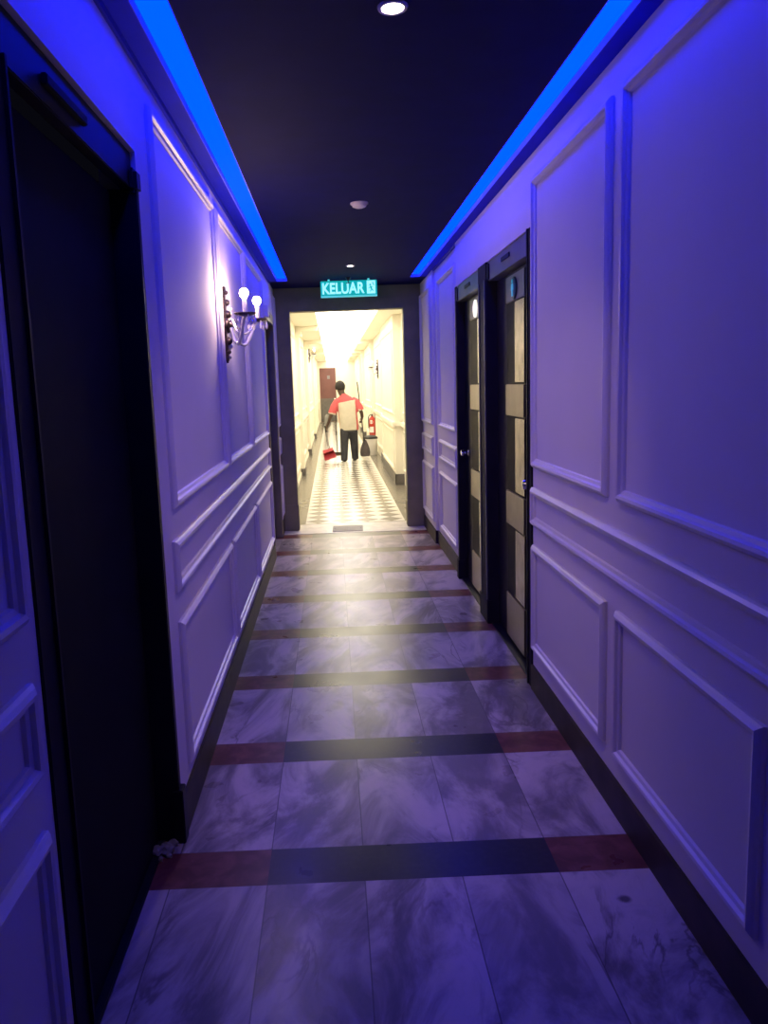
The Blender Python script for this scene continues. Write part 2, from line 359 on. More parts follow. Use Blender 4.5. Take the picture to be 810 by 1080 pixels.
for X, s, ys in ((XA, 1, (13.7, 18.0, 23.8)), (XB-.03, -1, (18.6, 23.9, 26.5))):
    for y in ys:
        q = thing('trim_%d' % n, '%s cream pilaster with beam stub on the %s wall of the passage' % ({5: 'nearest', 6: 'second', 7: 'third', 8: 'nearest', 9: 'second', 10: 'third'}[n], 'left' if s > 0 else 'right'), 'pilaster', (X, y, 0), 0, None, 'structure')
        a, b_ = sorted((0, s*.07))
        obj('shaft', B((a, b_, 0, .34, 0, 2.66)), MCREAM, q, bevel=.01)
        a, b_ = sorted((0, s*.085)); obj('base', B((a, b_, -.012, .352, 0, .13)), MSLATE, q)
        a, b_ = sorted((0, s*.11)); obj('capital', B((a, b_, -.03, .37, 2.48, 2.53), (a*.9, b_*.9, -.02, .36, 2.53, 2.57)), MCREAM, q, bevel=.006)
        a, b_ = sorted((0, s*.40)); obj('beam', B((a, b_, .02, .32, 2.575, 2.66)), MCREAM, q, bevel=.006)
        n += 1
lp = thing('ceiling_light', 'long glowing ceiling panel of the lit passage', 'ceiling light', (.2525, 8.7, 2.66))
obj('diffuser', B((-.4555, .4555, .0, YE-8.75, .06, .10)), MPANEL, lp)
obj('frame', B((-.4575, -.4555, -.1, YE-8.7, 0, .10), (.4555, .4575, -.1, YE-8.7, 0, .10), (-.4555, .4555, -.1, -.0, 0, .10)), MWHITE, lp)

# ------------------------------------------------------------------ doors
def rbox(name, m, parent, x0, x1, y0, y1, z0, z1, bevel=.003, smooth=False): return obj(name, B((x0, x1, y0, y1, z0, z1)), m, parent, bevel=bevel)
# door_1: black doorway in the left wall beside the camera
d1 = thing('door_1', 'black doorway with dark frame in the near left wall', 'door', (XL, 2.0, 0), 0, None, 'structure')
rbox('leaf', MVOID, d1, -.115, -.08, -.46, .52, .012, 2.235)
rbox('header_panel', MBLACK, d1, -.05, -.012, -.46, .545, 2.24, 2.355)
rbox('header_plate', MVOID, d1, -.012, .004, -.22, .06, 2.275, 2.30)
j = rbox('jamb', MDARK, d1, -.11, .006, -.55, -.47, 0, 2.36); obj('bead', B((.006, .014, -.475, -.465, 0, 2.235)), MDARK, j)
j = rbox('jamb', MBLACK, d1, -.11, .004, .525, .56, 0, 2.24)
rbox('plinth_block', MBLACK, d1, -.02, .018, .518, .575, 0, .20)
rbox('corbel', MBLACK, d1, -.02, .012, .50, .57, 2.225, 2.30, .012)
rbox('door_sill', MGRAN, d1, -.12, -.055, -.47, .53, 0, .012)
# door_2 / door_3: pair of washroom doors in the right wall
def restroom(name, label, ya, yb, col0, col1, strip1, knob_y, lit, far):
    t = thing(name, label, 'door', (XR, (ya+yb)/2, 0), 0, None, 'structure'); c = (ya+yb)/2
    def r(nm, m, x0, x1, y0, y1, z0, z1, p=None, bv=.003): return rbox(nm, m, p or t, x0-XR, x1-XR, y0-c, y1-c, z0, z1, bv)
    leaf = r('leaf', MBLACK, 1.050, 1.090, ya+.004, yb-.004, .012, 2.205)
    r('sign_plate', MHEAD, 1.040, 1.050, col0, col1, 2.04, 2.185, leaf)
    for z0, z1 in ((1.39, 1.57), (.735, .94), (.03, .305)): r('metal_plate', MBRONZE, 1.036, 1.050, col0, col1, z0, z1, leaf)
    for z0, z1 in ((1.575, 2.035), (.945, 1.385), (.31, .73)):
        gp = r('glass_panel', MGLASS, 1.045, 1.050, col0, col1, z0, z1, leaf, .001)
        r('polished_strip', MSTONE, 1.040, 1.045, col0+.005, strip1, z0+.008, z1-.006, leaf, .001)
    # round sign
    sy = (col0+col1)/2-c if not far else 5.50-c
    mt = Matrix.Translation((1.040-XR, sy, 2.105)) @ Matrix.Rotation(-math.pi/2, 4, 'Y')
    rd = obj('round_sign', lathe(bmesh.new(), [(0, 0), (.062, 0), (.062, .008), (.052, .012), (0, .012)], 28, mt), MROUND if lit else MDISC, leaf, True)  # flag picks the glowing disc that mimics a reflection
    if not lit:                                  # standing figure on the roundel
        bm = bmesh.new(); x0, x1 = .0345, .0375
        lathe(bm, [(0, 0), (.011, 0), (.011, .003), (0, .003)], 14, Matrix.Translation((x1, sy, 2.105+.036)) @ Matrix.Rotation(-math.pi/2, 4, 'Y'))
        prism(bm, [(sy-.019, 2.105+.022), (sy+.019, 2.105+.022), (sy+.026, 2.105-.012), (sy+.018, 2.105-.012), (sy+.013, 2.105+.008), (sy+.013, 2.105-.046), (sy+.002, 2.105-.046), (sy+.002, 2.105-.012), (sy-.002, 2.105-.012), (sy-.002, 2.105-.046), (sy-.013, 2.105-.046), (sy-.013, 2.105+.008), (sy-.018, 2.105-.012), (sy-.026, 2.105-.012)], x0, x1)
        obj('figure', bm, MTEAL, rd)
    kb = obj('knob', lathe(bmesh.new(), [(.026, 0), (.026, .006), (.010, .010), (.009, .030), (.020, .038), (.026, .050), (.022, .062), (0, .066)], 20,
        Matrix.Translation((1.050-XR, knob_y-c, 1.045)) @ Matrix.Rotation(-math.pi/2, 4, 'Y')), MCHROME, leaf, True)
    r('header_panel', MHEAD, .995, 1.085, ya-.0, yb+.0, 2.21, 2.325)
    r('header_plate', MBLACK, .988, .995, c-.10, c+.10, 2.262, 2.288, None, .002)
    r('header_end', MBLACK, .985, .995, yb-.05, yb-.01, 2.215, 2.31, None, .002)
    r('sill', MGRAN, 1.0, 1.09, ya, yb, 0, .010, None, .001)
    return t, r
t, r = restroom('door_2', 'nearer black washroom door with teal figure sign in right wall', 3.865, 4.85, 4.13, 4.56, 4.345, 3.965, False, False)
r('jamb', MDARK, .982, 1.09, 3.765, 3.865, 0, 2.325); r('jamb_bead', MBLACK, .976, .982, 3.82, 3.84, 0, 2.325)
r('mid_post', MDARK, .980, 1.09, 4.85, 5.10, 0, 2.325); r('post_bead', MHEAD, .974, .980, 4.87, 4.885, 0, 2.22); r('post_bead', MHEAD, .974, .980, 5.055, 5.07, 0, 2.22)
r('post_plinth', MDARK, .972, 1.0, 4.845, 5.105, 0, .16)
t, r = restroom('door_3', 'farther black washroom door with white round sign in right wall', 5.10, 6.03, 5.32, 5.74, 5.45, 5.90, True, True)
r('jamb', MDARK, .985, 1.09, 6.03, 6.08, 0, 2.325); r('jamb_plinth', MDARK, .975, 1.03, 6.02, 6.10, 0, .16)
# door_4: dark door at the end of the left wall
d4 = thing('door_4', 'dark door in left wall just before the opening', 'door', (XL, 7.56, 0), 0, None, 'structure')
rbox('leaf', MBLACK, d4, -.10, -.06, -.50, .50, .01, 2.22)
rbox('jamb', MPORT, d4, -.11, .012, -.56, -.48, 0, 2.24); rbox('jamb', MPORT, d4, -.11, .012, .48, .56, 0, 2.24)
hp = rbox('header_panel', MHEAD, d4, -.11, .012, -.56, .56, 2.24, 2.345)
rbox('header_plate', MBLACK, d4, .012, .018, -.1, .1, 2.28, 2.305)
rbox('header_end', MCREAM, d4, .012, .05, -.56, -.47, 2.235, 2.335)
rbox('knob_plate', MCHROME, d4, -.06, -.05, .36, .42, .98, 1.12)
# door_5: maroon door at the far end
d5 = thing('door_5', 'maroon door at the far end of the lit passage', 'door', (-.18, YE, 0), 0, None, 'structure')
lf = rbox('leaf', MMAROON, d5, -.355, .355, -.05, 0, .01, 2.38)
rbox('dark_stand_in', MSLATE, lf, -.34, .34, -.058, -.05, .03, 1.05); rbox('frame', MCREAM, d5, .36, .44, -.06, 0, 0, 2.46); rbox('frame', MCREAM, d5, -.435, -.36, -.06, 0, 0, 2.46)  # lower dark panel is made up, standing in for an object by the door
obj('knob', sphere(bmesh.new(), (.28, -.075, 1.02), .035), MCHROME, lf, True)
rbox('sign_disc', MHEAD, lf, -.02, .10, -.058, -.05, 1.9, 2.05)
for k, (y0, y1) in enumerate(((19.2, 20.2), (24.6, 25.6))):
    dd = thing('door_%d' % (6+k), ['nearer pale cream door in right wall of the passage', 'farther pale cream door in right wall of the passage'][k], 'door', (XB-.03, (y0+y1)/2, 0), 0, None, 'structure')
    rbox('leaf', MWHITE, dd, -.012, 0, -.42, .42, .01, 2.1); rbox('frame', MCREAM, dd, -.03, 0, -.5, -.42, 0, 2.2); rbox('frame', MCREAM, dd, -.03, 0, .42, .5, 0, 2.2); rbox('frame', MCREAM, dd, -.03, 0, -.5, .5, 2.12, 2.2)
    obj('knob', sphere(bmesh.new(), (-.05, -.34, 1.02), .03), MCHROME, dd, True)

# ------------------------------------------------------------------ ceiling fittings
def downlight(x, y, label, r=.044, tilt=0):
    t = thing('downlight', label, 'downlight', (x, y, ZC), 0, 'round downlights in the black ceiling')
    obj('trim_ring', lathe(bmesh.new(), [(r*.72, -.001), (r*.74, -.006), (r*.95, -.006), (r, -.001), (r, .0), (r*.72, 0)], 32), MDETECT, t, True)
    obj('lens', lathe(bmesh.new(), [(0, -.004), (r*.62, -.003), (r*.72, -.001), (r*.72, .0), (0, 0)], 24), MLED, t, True)
    l = bpy.data.lights.new('downlight_beam', 'SPOT'); l.energy = SPOT; l.color = (1, .66, .52); l.spot_size = math.radians(92); l.spot_blend = 1; l.shadow_soft_size = .03
    lo = bpy.data.objects.new('downlight_beam', l); C.objects.link(lo); lo.parent = t; lo.location = (0, 0, -.012); lo.rotation_euler = (math.radians(tilt), 0, 0)
downlight(.212, 2.318, 'bright round downlight nearest the camera in black ceiling', .044, 31)
downlight(.204, 6.99, 'small bright downlight near the exit sign in black ceiling', .040)
t = thing('smoke_detector', 'pale unlit disc between the two downlights on black ceiling', 'smoke detector', (.20, 4.645, ZC))
obj('base', lathe(bmesh.new(), [(0, -.008), (.053, -.008), (.053, 0), (0, 0)], 28), MDETECT, t, True)
obj('cover', lathe(bmesh.new(), [(0, -.030), (.022, -.029), (.040, -.022), (.046, -.008), (0, -.008)], 28), MDETECT, t, True)
t = thing('sprinkler', 'tiny dark sprinkler hanging in front of the exit sign', 'sprinkler', (.20, 7.74, ZC))
obj('body', lathe(bmesh.new(), [(0, -.03), (.014, -.03), (.02, -.012), (.03, -.004), (.03, 0), (0, 0)], 16), MIRON, t, True)
obj('deflector', lathe(bmesh.new(), [(0, -.058), (.022, -.056), (.022, -.052), (.005, -.05), (.004, -.03), (0, -.03)], 16), MIRON, t, True)

# ------------------------------------------------------------------ exit sign
sx0, sx1, sz0, sz1, sy = -.078, .490, 2.478, 2.638, 7.83
sc_x = (sx0+sx1)/2
sg = thing('exit_sign', 'glowing teal KELUAR exit sign above the opening', 'exit sign', (sc_x, sy, sz0))
W, H = sx1-sx0, sz1-sz0
obj('sign_box', B((-W/2, W/2, 0, .05, 0, H)), MSIGN, sg, bevel=.004)
obj('border', B((-W/2, W/2, -.004, 0, 0, .014)), MSIGNE, sg)
for x in (-.2, .2): obj('hanger', B((x-.01, x+.01, .015, .035, H, ZC-sz0)), MSIGNE, sg)
def text_mesh(txt, width, height):
    cu = bpy.data.curves.new('lettering', 'FONT'); cu.body = txt; cu.size = 1; cu.extrude = .02; cu.offset = .028; cu.space_character = 1.02
    o = bpy.data.objects.new('tmp', cu); C.objects.link(o); bpy.context.view_layer.update()
    me = bpy.data.meshes.new_from_object(o.evaluated_get(bpy.context.evaluated_depsgraph_get()))
    bpy.data.objects.remove(o)
    xs = [v.co.x for v in me.vertices]; ys = [v.co.y for v in me.vertices]
    a, b = min(xs), max(xs); c, d = min(ys), max(ys)
    for v in me.vertices:
        x = (v.co.x-a)/(b-a)*width; z = (v.co.y-c)/(d-c)*height; v.co = (x, -.0035 if v.co.z > 0 else -.0005, z)
    return me
me = text_mesh('KELUAR', W*.745, H*.70); me.materials.append(MSIGNW)
o = bpy.data.objects.new('lettering', me); C.objects.link(o); o.parent = sg; o.location = (-W/2+.018, 0, .030)
bm = bmesh.new(); px0 = W/2-.018-.085
pic = obj('pictogram', B((px0, px0+.085, -.003, 0, .026, H-.008)), MSIGNW, sg)
bm = bmesh.new()
def bar(x0, z0, x1, z1, wd):                     # flat slanted bar on the sign face
    d = Vector((x1-x0, 0, z1-z0)).normalized(); nn = Vector((-d.z, 0, d.x))*wd/2
    a = [Vector((x0, -.0045, z0)), Vector((x1, -.0045, z1))]
    q = [a[0]+nn, a[1]+nn, a[1]-nn, a[0]-nn]
    v0 = [bm.verts.new(p) for p in q]; v1 = [bm.verts.new(p+Vector((0, .0016, 0))) for p in q]
    bm.faces.new(v0); bm.faces.new(v1[::-1])
    for i in range(4): bm.faces.new((v0[i], v0[(i+1) % 4], v1[(i+1) % 4], v1[i]))
bx, bz = px0+.042, .085
bar(bx-.006, bz+.012, bx+.008, bz-.022, .016); bar(bx+.008, bz-.020, bx-.012, bz-.040, .009); bar(bx+.006, bz-.020, bx+.026, bz-.034, .009)
bar(bx-.004, bz+.008, bx-.024, bz-.008, .007); bar(bx-.004, bz+.010, bx+.020, bz+.004, .007); bar(bx+.016, bz+.052, bx+.030, bz+.018, .010)
lathe(bm, [(0, 0), (.010, 0), (.010, .0016), (0, .0016)], 12, Matrix.Translation((bx-.008, -.0029, bz+.026)) @ Matrix.Rotation(math.pi/2, 4, 'X'))
obj('running_figure', bm, MSIGN, pic)

# ------------------------------------------------------------------ wall sconces
def sconce(loc, rotz, label, bulb):
    t = thing('wall_sconce', label, 'wall lamp', loc, rotz, 'two-armed crystal wall sconces')
    half = [(0, .215), (.012, .200), (.010, .180), (.026, .165), (.020, .140), (.034, .120), (.026, .095), (.042, .070), (.034, .045), (.050, .020), (.046, -.005), (.052, -.03),
            (.036, -.055), (.040, -.085), (.024, -.105), (.027, -.130), (.014, -.150), (.016, -.175), (.006, -.195), (0, -.215)]
    poly = half+[(-y, z) for y, z in half[-2:0:-1]]
    bp = obj('backplate', prism(bmesh.new(), poly, 0, .022), MIRON, t, bevel=.005)
    obj('rosette', lathe(bmesh.new(), [(.048, 0), (.044, .012), (.030, .018), (.026, .030), (.012, .038), (0, .040)], 18, Matrix.Translation((.022, 0, 0)) @ Matrix.Rotation(math.pi/2, 4, 'Y')), MIRON, bp, True)
    for i, z in enumerate((.175, .15, .12, .085, .055, -.06, -.09, -.12, -.15, -.18)):
        obj('boss', sphere(bmesh.new(), (.024, (.012 if i % 2 else -.012), z), (.012, .014, .018, .022, .024, .026, .022, .018, .013, .009)[i], 1.1), MCRYS if i % 2 else MIRON, bp, True)
    for s in (1, -1):
        pts = []
        for k in range(15):
            a = k/14; x = .045+.115*a; y = s*(.012+.178*a); z = -.02-.115*math.sin(math.pi*min(1, a*1.12))*(1-.12*a)+.045*a
            pts.append((x, y, z))
        arm = obj('arm', tube(bmesh.new(), pts, [.013-.005*abs(math.sin(k)) for k in range(15)], 10), MCRYS, t, True)
        cx_, cy_, cz_ = .160, s*.190, .025
        cup = obj('drip_tray', lathe(bmesh.new(), [(0, 0), (.018, .0), (.050, .008), (.060, .016), (.058, .019), (.02, .010), (0, .010)], 24, Matrix.Translation((cx_, cy_, cz_))), MIRON, t, True)
        for k in range(6):
            a = k*math.pi/3; q = (cx_+.052*math.cos(a), cy_+.052*math.sin(a), cz_-.022)
            obj('crystal_drop', lathe(bmesh.new(), [(0, .03), (.003, .026), (.003, .014), (.009, -.002), (.007, -.014), (0, -.024)], 6, Matrix.Translation(q)), MCRYS, cup)
        obj('candle_sleeve', lathe(bmesh.new(), [(0, 0), (.013, 0), (.012, .075), (.008, .078), (0, .078)], 14, Matrix.Translation((cx_, cy_, cz_+.010))), MCANDLE, t, True)
        obj('bulb', lathe(bmesh.new(), [(.010, 0), (.012, .006), (.021, .016), (.025, .030), (.021, .044), (.012, .052), (0, .055)], 12, Matrix.Translation((cx_, cy_, cz_+.092))), bulb, t)
        obj('garland', tube(bmesh.new(), [(.05+.10*a, s*(.01+.17*a), .03-.075*math.sin(math.pi*a)) for a in [k/10 for k in range(11)]], .006, 6), MCRYS, arm, True)
    return t
sconce((XL+.006, 4.36, 1.958), -.08, 'lit two-armed crystal sconce on the blue-lit left wall', MBULB)
sconce((XB-.03, 16.9, 1.93), math.pi, 'dark-backed sconce on the right wall of the lit passage', MBULB2)
sconce((XA, 21.4, 2.45), 0, 'small sconce high on left wall of the lit passage', MBULB2)

# ------------------------------------------------------------------ small things
t = tag(obj('floor_plate', B((-.17, .17, -.165, .165, 0, .005)), MPLATE, bevel=.002, loc=(.118, 8.40, .003), rotz=-.03), 'grey metal plate let into the marble sill at the opening', 'floor plate')
obj('screw', B((-.150, -.140, -.005, .005, .006, .008)), MRUB, t); obj('screw', B((.140, .150, -.005, .005, .006, .008)), MRUB, t)
random.seed(3)
chips = [(-.640, 2.475, .030, 'largest broken plaster lump by the black doorway jamb'), (-.672, 2.452, .024, 'grey plaster lump beside the largest one at the doorway'), (-.625, 2.515, .020, 'small plaster lump tight against the doorway plinth'),
         (-.700, 2.437, .020, 'plaster crumb farthest inside the black doorway'), (-.655, 2.425, .014, 'tiny plaster crumb in front of the bigger lumps'), (-.628, 2.445, .013, 'tiny plaster crumb nearest the open corridor floor')]
for x, y, s, lb in chips:
    bm = bmesh.new(); bmesh.ops.create_icosphere(bm, subdivisions=2, radius=s)
    for v in bm.verts: v.co *= random.uniform(.72, 1.15); v.co.z *= .65; v.co.z = max(v.co.z, -s*.35)
    tag(obj('plaster_chip', bm, MPLAST, loc=(x, y, (.012 if x < -.655 else 0)+s*.35), rotz=random.random()*3), lb, 'rubble', 'broken plaster by the left doorway')
# fire extinguisher on the right wall of the passage
fx, fy, fz = XB-.03-.085, 18.55, .37
fe_ = thing('fire_extinguisher', 'red fire extinguisher on the right wall of the passage', 'fire extinguisher', (fx, fy, fz))
bd = obj('cylinder', lathe(bmesh.new(), [(0, 0), (.070, 0), (.078, .012), (.078, .38), (.070, .41), (.04, .44), (.025, .45), (.025, .47), (0, .47)], 24), MRED, fe_, True)
def arc_label(z0, z1, half, m, nm, rnd=False):
    bm = bmesh.new(); n_ = 12
    a0 = -math.pi/2-.35
    if rnd:
        zc = (z0+z1)/2; rr = (z1-z0)/2; c = bm.verts.new((.0795*math.cos(a0), .0795*math.sin(a0), zc)); ring = []
        for i in range(18):
            q = 2*math.pi*i/18; a = a0+math.cos(q)*half; ring.append(bm.verts.new((.0795*math.cos(a), .0795*math.sin(a), zc+rr*math.sin(q))))
        for i in range(18): bm.faces.new((c, ring[i], ring[(i+1) % 18]))
    else:
        L = [[bm.verts.new((.0795*math.cos(a0+half*(2*i/n_-1)), .0795*math.sin(a0+half*(2*i/n_-1)), z)) for i in range(n_+1)] for z in (z0, z1)]
        for i in range(n_): bm.faces.new((L[0][i], L[0][i+1], L[1][i+1], L[1][i]))
    obj(nm, bm, m, bd)
arc_label(.07, .21, .75, MWHITE, 'label'); arc_label(.28, .37, .58, MWHITE, 'label', True)
obj('handle', B((-.012, .012, -.06, .02, .47, .485), (-.012, .012, -.065, .0, .50, .512), (-.014, .014, -.01, .02, .46, .51)), MRUB, fe_, bevel=.002)
obj('hose', tube(bmesh.new(), [(0, -.02, .48), (-.05, -.05, .50), (-.09, -.06, .45), (-.09, -.05, .30), (-.085, -.04, .18)], .011, 8), MRUB, fe_, True)
obj('wall_bracket', B((.07, .085, -.03, .03, .1, .43)), MGREYM, fe_)
# white bin
wb = thing('waste_bin', 'white round bin with dark top by the right wall of the passage', 'bin', (.845, 17.35, 0))
obj('bin_body', lathe(bmesh.new(), [(0, 0), (.125, 0), (.13, .01), (.155, .36), (.16, .37), (.150, .37), (.145, .34), (0, .34)], 28), MWHITE, wb, True)
obj('bin_lid', lathe(bmesh.new(), [(.158, .372), (.150, .41), (.10, .445), (0, .455), (0, .43), (.14, .372)], 28), MRUB, wb, True)

# ------------------------------------------------------------------ person and what he carries
def skin(name, verts, edges, radii, m, parent=None, sub=2, root=0, paint=None):
    me = bpy.data.meshes.new(name+'_sk'); me.from_pydata(verts, edges, []); me.update()
    o = bpy.data.objects.new('tmp', me); C.objects.link(o)
    md = o.modifiers.new('skin', 'SKIN'); md.use_smooth_shade = True
    for i, sv in enumerate(me.skin_vertices[0].data):
        r = radii[i]; sv.radius = r if isinstance(r, tuple) else (r, r); sv.use_root = (i == root)
    if sub:
        s_ = o.modifiers.new('sub', 'SUBSURF'); s_.levels = sub; s_.render_levels = sub
    bpy.context.view_layer.update()
    r = bpy.data.meshes.new_from_object(o.evaluated_get(bpy.context.evaluated_depsgraph_get()))
    bpy.data.objects.remove(o); r.name = name
    r.materials.clear()
    for x in (m if isinstance(m, list) else [m]): r.materials.append(x)
    for p in r.polygons:
        p.use_smooth = True; p.material_index = 0
        if paint: p.material_index = paint(p.center, p.normal)
    ob = bpy.data.objects.new(name, r); C.objects.link(ob)
    if parent: ob.parent = parent
    return ob
PX, PY = .29, 16.1
pr = thing('person', 'cleaner in red and cream shirt walking away with brooms', 'person', (PX, PY, 0))
V, E_, Rr = [], [], []
def add(p, r, link=None):
    V.append(p); Rr.append(r)
    if link is not None: E_.append((link, len(V)-1))
    return len(V)-1
# local frame: +y away from camera, x to the right, origin under the hips
pel = add((.03, 0, .86), (.125, .095)); waist = add((.02, 0, 1.00), (.125, .09), pel); chest = add((0, .01, 1.17), (.11, .075), waist); sh = add((-.015, .02, 1.29), (.085, .055), chest)
nk = add((-.07, .02, 1.40), .060, sh); hd0 = add((-.105, .035, 1.455), .078, nk); hd1 = add((-.12, .045, 1.54), (.092, .104), hd0); hd2 = add((-.122, .045, 1.605), (.088, .100), hd1); hd3 = add((-.12, .04, 1.655), (.045, .055), hd2)
add((-.135, .135, 1.535), .014, hd1)             # nose
def arm(s, pts):
    p = sh
    for q, r in pts: p = add(q, r, p)
    return p
lw = arm(-1, [((-.20, .01, 1.285), .058), ((-.285, -.005, 1.13), .046), ((-.325, .0, 1.015), .042), ((-.365, .03, .90), .037), ((-.418, .06, .775), .027), ((-.436, .065, .725), (.020, .036))])
rw = arm(1, [((.19, .01, 1.28), .058), ((.262, -.005, 1.13), .046), ((.315, -.01, 1.01), .041), ((.325, .07, .935), .037), ((.322, .15, .885), .027), ((.318, .185, .865), (.022, .036))])
def hand(wi, c, dirf, side, thumb):
    c = Vector(c); d = Vector(dirf).normalized(); s_ = Vector(side).normalized(); g_ = d.cross(s_)
    if g_.dot(Vector(thumb)) < 0: pass
    for k, L in enumerate((.052, .060, .056, .044)):
        o0 = c+s_*(.030-.020*k)+d*.030
        a = add(tuple(o0), .0105, wi); b = add(tuple(o0+d*L*.55+Vector(thumb)*.012), .0095, a); add(tuple(o0+d*L*.70+Vector(thumb)*L*.75), .0085, b)
    a = add(tuple(c+s_*.040+Vector(thumb)*.012), .011, wi); add(tuple(c+s_*.048+d*.030+Vector(thumb)*.036), .0095, a)
hand(lw, (-.442, .068, .705), (-.15, .1, -1), (-.1, 1, 0), (1, 0, 0))
hand(rw, (.317, .205, .855), (-.15, .6, -.8), (0, .8, .6), (-1, -.2, 0))
legs = []
for pts in ([((-.045, 0, .78), (.092, .10)), ((-.062, -.03, .46), (.066, .07)), ((-.078, -.085, .13), .045), ((-.08, -.09, .05), (.038, .036)), ((-.09, .03, .035), (.038, .024)), ((-.095, .09, .03), (.032, .02))],
            [((.105, .0, .78), (.092, .10)), ((.125, .06, .46), (.066, .07)), ((.138, .105, .13), .045), ((.14, .10, .05), (.038, .036)), ((.15, .22, .035), (.038, .024)), ((.155, .28, .03), (.032, .02))]):
    p = pel
    for q, r in pts: p = add(q, r, p)
body = skin('body', V, E_, Rr, MSKIN, pr)
# ears, hair
for s in (-1, 1): obj('ear', sphere(bmesh.new(), (-.12+s*.092, .035, 1.535), .028, .35, .7, 1, 10, 8), MSKIN, pr, True)
bm = bmesh.new(); bmesh.ops.create_uvsphere(bm, u_segments=24, v_segments=16, radius=1, matrix=Matrix.Translation((-.121, .036, 1.578)) @ Matrix.Diagonal((.104, .118, .120, 1)))
bmesh.ops.delete(bm, geom=[v for v in bm.verts if v.co.z < 1.505 or (v.co.y > .085 and v.co.z < 1.60)], context='VERTS')
for v in bm.verts: v.co += v.co.normalized()*random.uniform(-.002, .003)
hr = obj('hair', bm, MHAIR, pr, True); sd = hr.modifiers.new('thickness', 'SOLIDIFY'); sd.thickness = .008; sd.offset = 0
# shirt and trousers: lofted, then remeshed into one skin each
def loft(bm, secs, n=28, e=2.4):
    rings = []
    for (cx, cy, cz, rx, ry) in secs:
        r = []
        for k in range(n):
            a = 2*math.pi*k/n; c, q = math.cos(a), math.sin(a)
            r.append(bm.verts.new((cx+rx*math.copysign(abs(c)**(2/e), c), cy+ry*math.copysign(abs(q)**(2/e), q), cz)))
        rings.append(r)
    for a, b in zip(rings, rings[1:]):
        for k in range(n): bm.faces.new((a[k], a[(k+1) % n], b[(k+1) % n], b[k]))
    bm.faces.new(rings[0][::-1]); bm.faces.new(rings[-1])
def cloth(name, bm, mats, paint=None, vox=.011):
    bmesh.ops.recalc_face_normals(bm, faces=bm.faces)
    me = bpy.data.meshes.new(name); bm.to_mesh(me); bm.free()
    o = bpy.data.objects.new('tmp', me); C.objects.link(o)
    r = o.modifiers.new('r', 'REMESH'); r.mode = 'VOXEL'; r.voxel_size = vox; r.use_smooth_shade = True
    sm = o.modifiers.new('s', 'SMOOTH'); sm.factor = .5; sm.iterations = 4
    bpy.context.view_layer.update()
    m2 = bpy.data.meshes.new_from_object(o.evaluated_get(bpy.context.evaluated_depsgraph_get())); bpy.data.objects.remove(o)
    m2.materials.clear()
    for x in mats: m2.materials.append(x)
    for p in m2.polygons:
        p.use_smooth = True; p.material_index = paint(p.center, p.normal) if paint else 0
    ob = bpy.data.objects.new(name, m2); C.objects.link(ob); ob.parent = pr; m2.name = name
    return ob
bm = bmesh.new()
loft(bm, [(.045, 0, .655, .196, .135), (.040, 0, .70, .200, .138), (.030, 0, .85, .202, .140), (.018, .003, 1.00, .200, .132), (.010, .008, 1.14, .205, .128), (0, .012, 1.24, .205, .118), (-.012, .015, 1.31, .180, .100), (-.03, .018, 1.36, .125, .082), (-.05, .02, 1.40, .080, .070), (-.065, .02, 1.425, .066, .066)])
tube(bm, [(-.13, .012, 1.285), (-.205, .01, 1.24), (-.262, .0, 1.15), (-.315, .0, 1.005)], [.080, .085, .084, .088], 18)
tube(bm, [(.12, .012, 1.285), (.195, .01, 1.25), (.245, -.002, 1.17), (.292, -.008, 1.06)], [.080, .082, .080, .082], 18)
def shirt_paint(c, n_):
    if (c.x < -.235 and c.z < 1.035-.25*(c.x+.30)*.5) or (c.x > .245 and c.z < 1.085-.2*(c.x-.29)): return 1
    if c.y < .02 and c.z < 1.255+.16*(c.x+.06) and -.172+.03*(1.2-c.z) < c.x < .185+.02*(1.2-c.z): return 1
    return 0
cloth('shirt', bm, [MSHR, MSHW], shirt_paint)
bm = bmesh.new()
loft(bm, [(.03, 0, .60, .150, .118), (.03, 0, .70, .168, .125), (.03, 0, .95, .160, .115)])
loft(bm, [(-.088, -.092, .025, .076, .084), (-.088, -.092, .055, .074, .082), (-.086, -.086, .12, .076, .080), (-.072, -.035, .42, .088, .092), (-.058, -.01, .60, .104, .112), (-.045, 0, .75, .104, .112)])
loft(bm, [(.150, .103, .028, .074, .084), (.150, .103, .060, .072, .082), (.148, .100, .12, .074, .080), (.135, .058, .42, .088, .092), (.118, .012, .60, .104, .112), (.105, 0, .75, .104, .112)])
cloth('trousers', bm, [MTRS])
for x, y in ((-.083, -.09), (.145, .10)):
    skin('shoe', [(x, y-.03, .042), (x-.004, y+.03, .045), (x-.010, y+.12, .035), (x-.014, y+.18, .032)], [(0, 1), (1, 2), (2, 3)], [(.056, .044), (.056, .046), (.054, .036), (.044, .032)], MSHOE, pr, 2, 1)
# broom carried upright in the right hand
bt = thing('broom', 'long-handled broom with dark fan head held in right hand', 'broom', (.66, 16.28, .07))
obj('handle', tube(bmesh.new(), [(-.125, 0, 1.59), (-.10, 0, 1.33), (-.055, .01, .80), (-.018, .0, .36)], [.013, .012, .012, .013], 10), MWOODH, bt, True)
obj('ferrule', tube(bmesh.new(), [(-.022, 0, .42), (-.014, 0, .33)], [.018, .028], 12), MRUB, bt, True)
bm = bmesh.new()
lathe(bm, [(0, .36), (.030, .35), (.060, .28), (.095, .18), (.108, .09), (.104, .03), (.085, .0), (0, .0)], 24); bmesh.ops.scale(bm, vec=(1, .38, 1), verts=bm.verts)
obj('bristle_head', bm, MBRIST, bt, True)
# dustpan
dp = thing('dustpan', 'red long-handled dustpan hanging from left hand', 'dustpan', (-.105, 16.08, .03))
bm = bmesh.new()
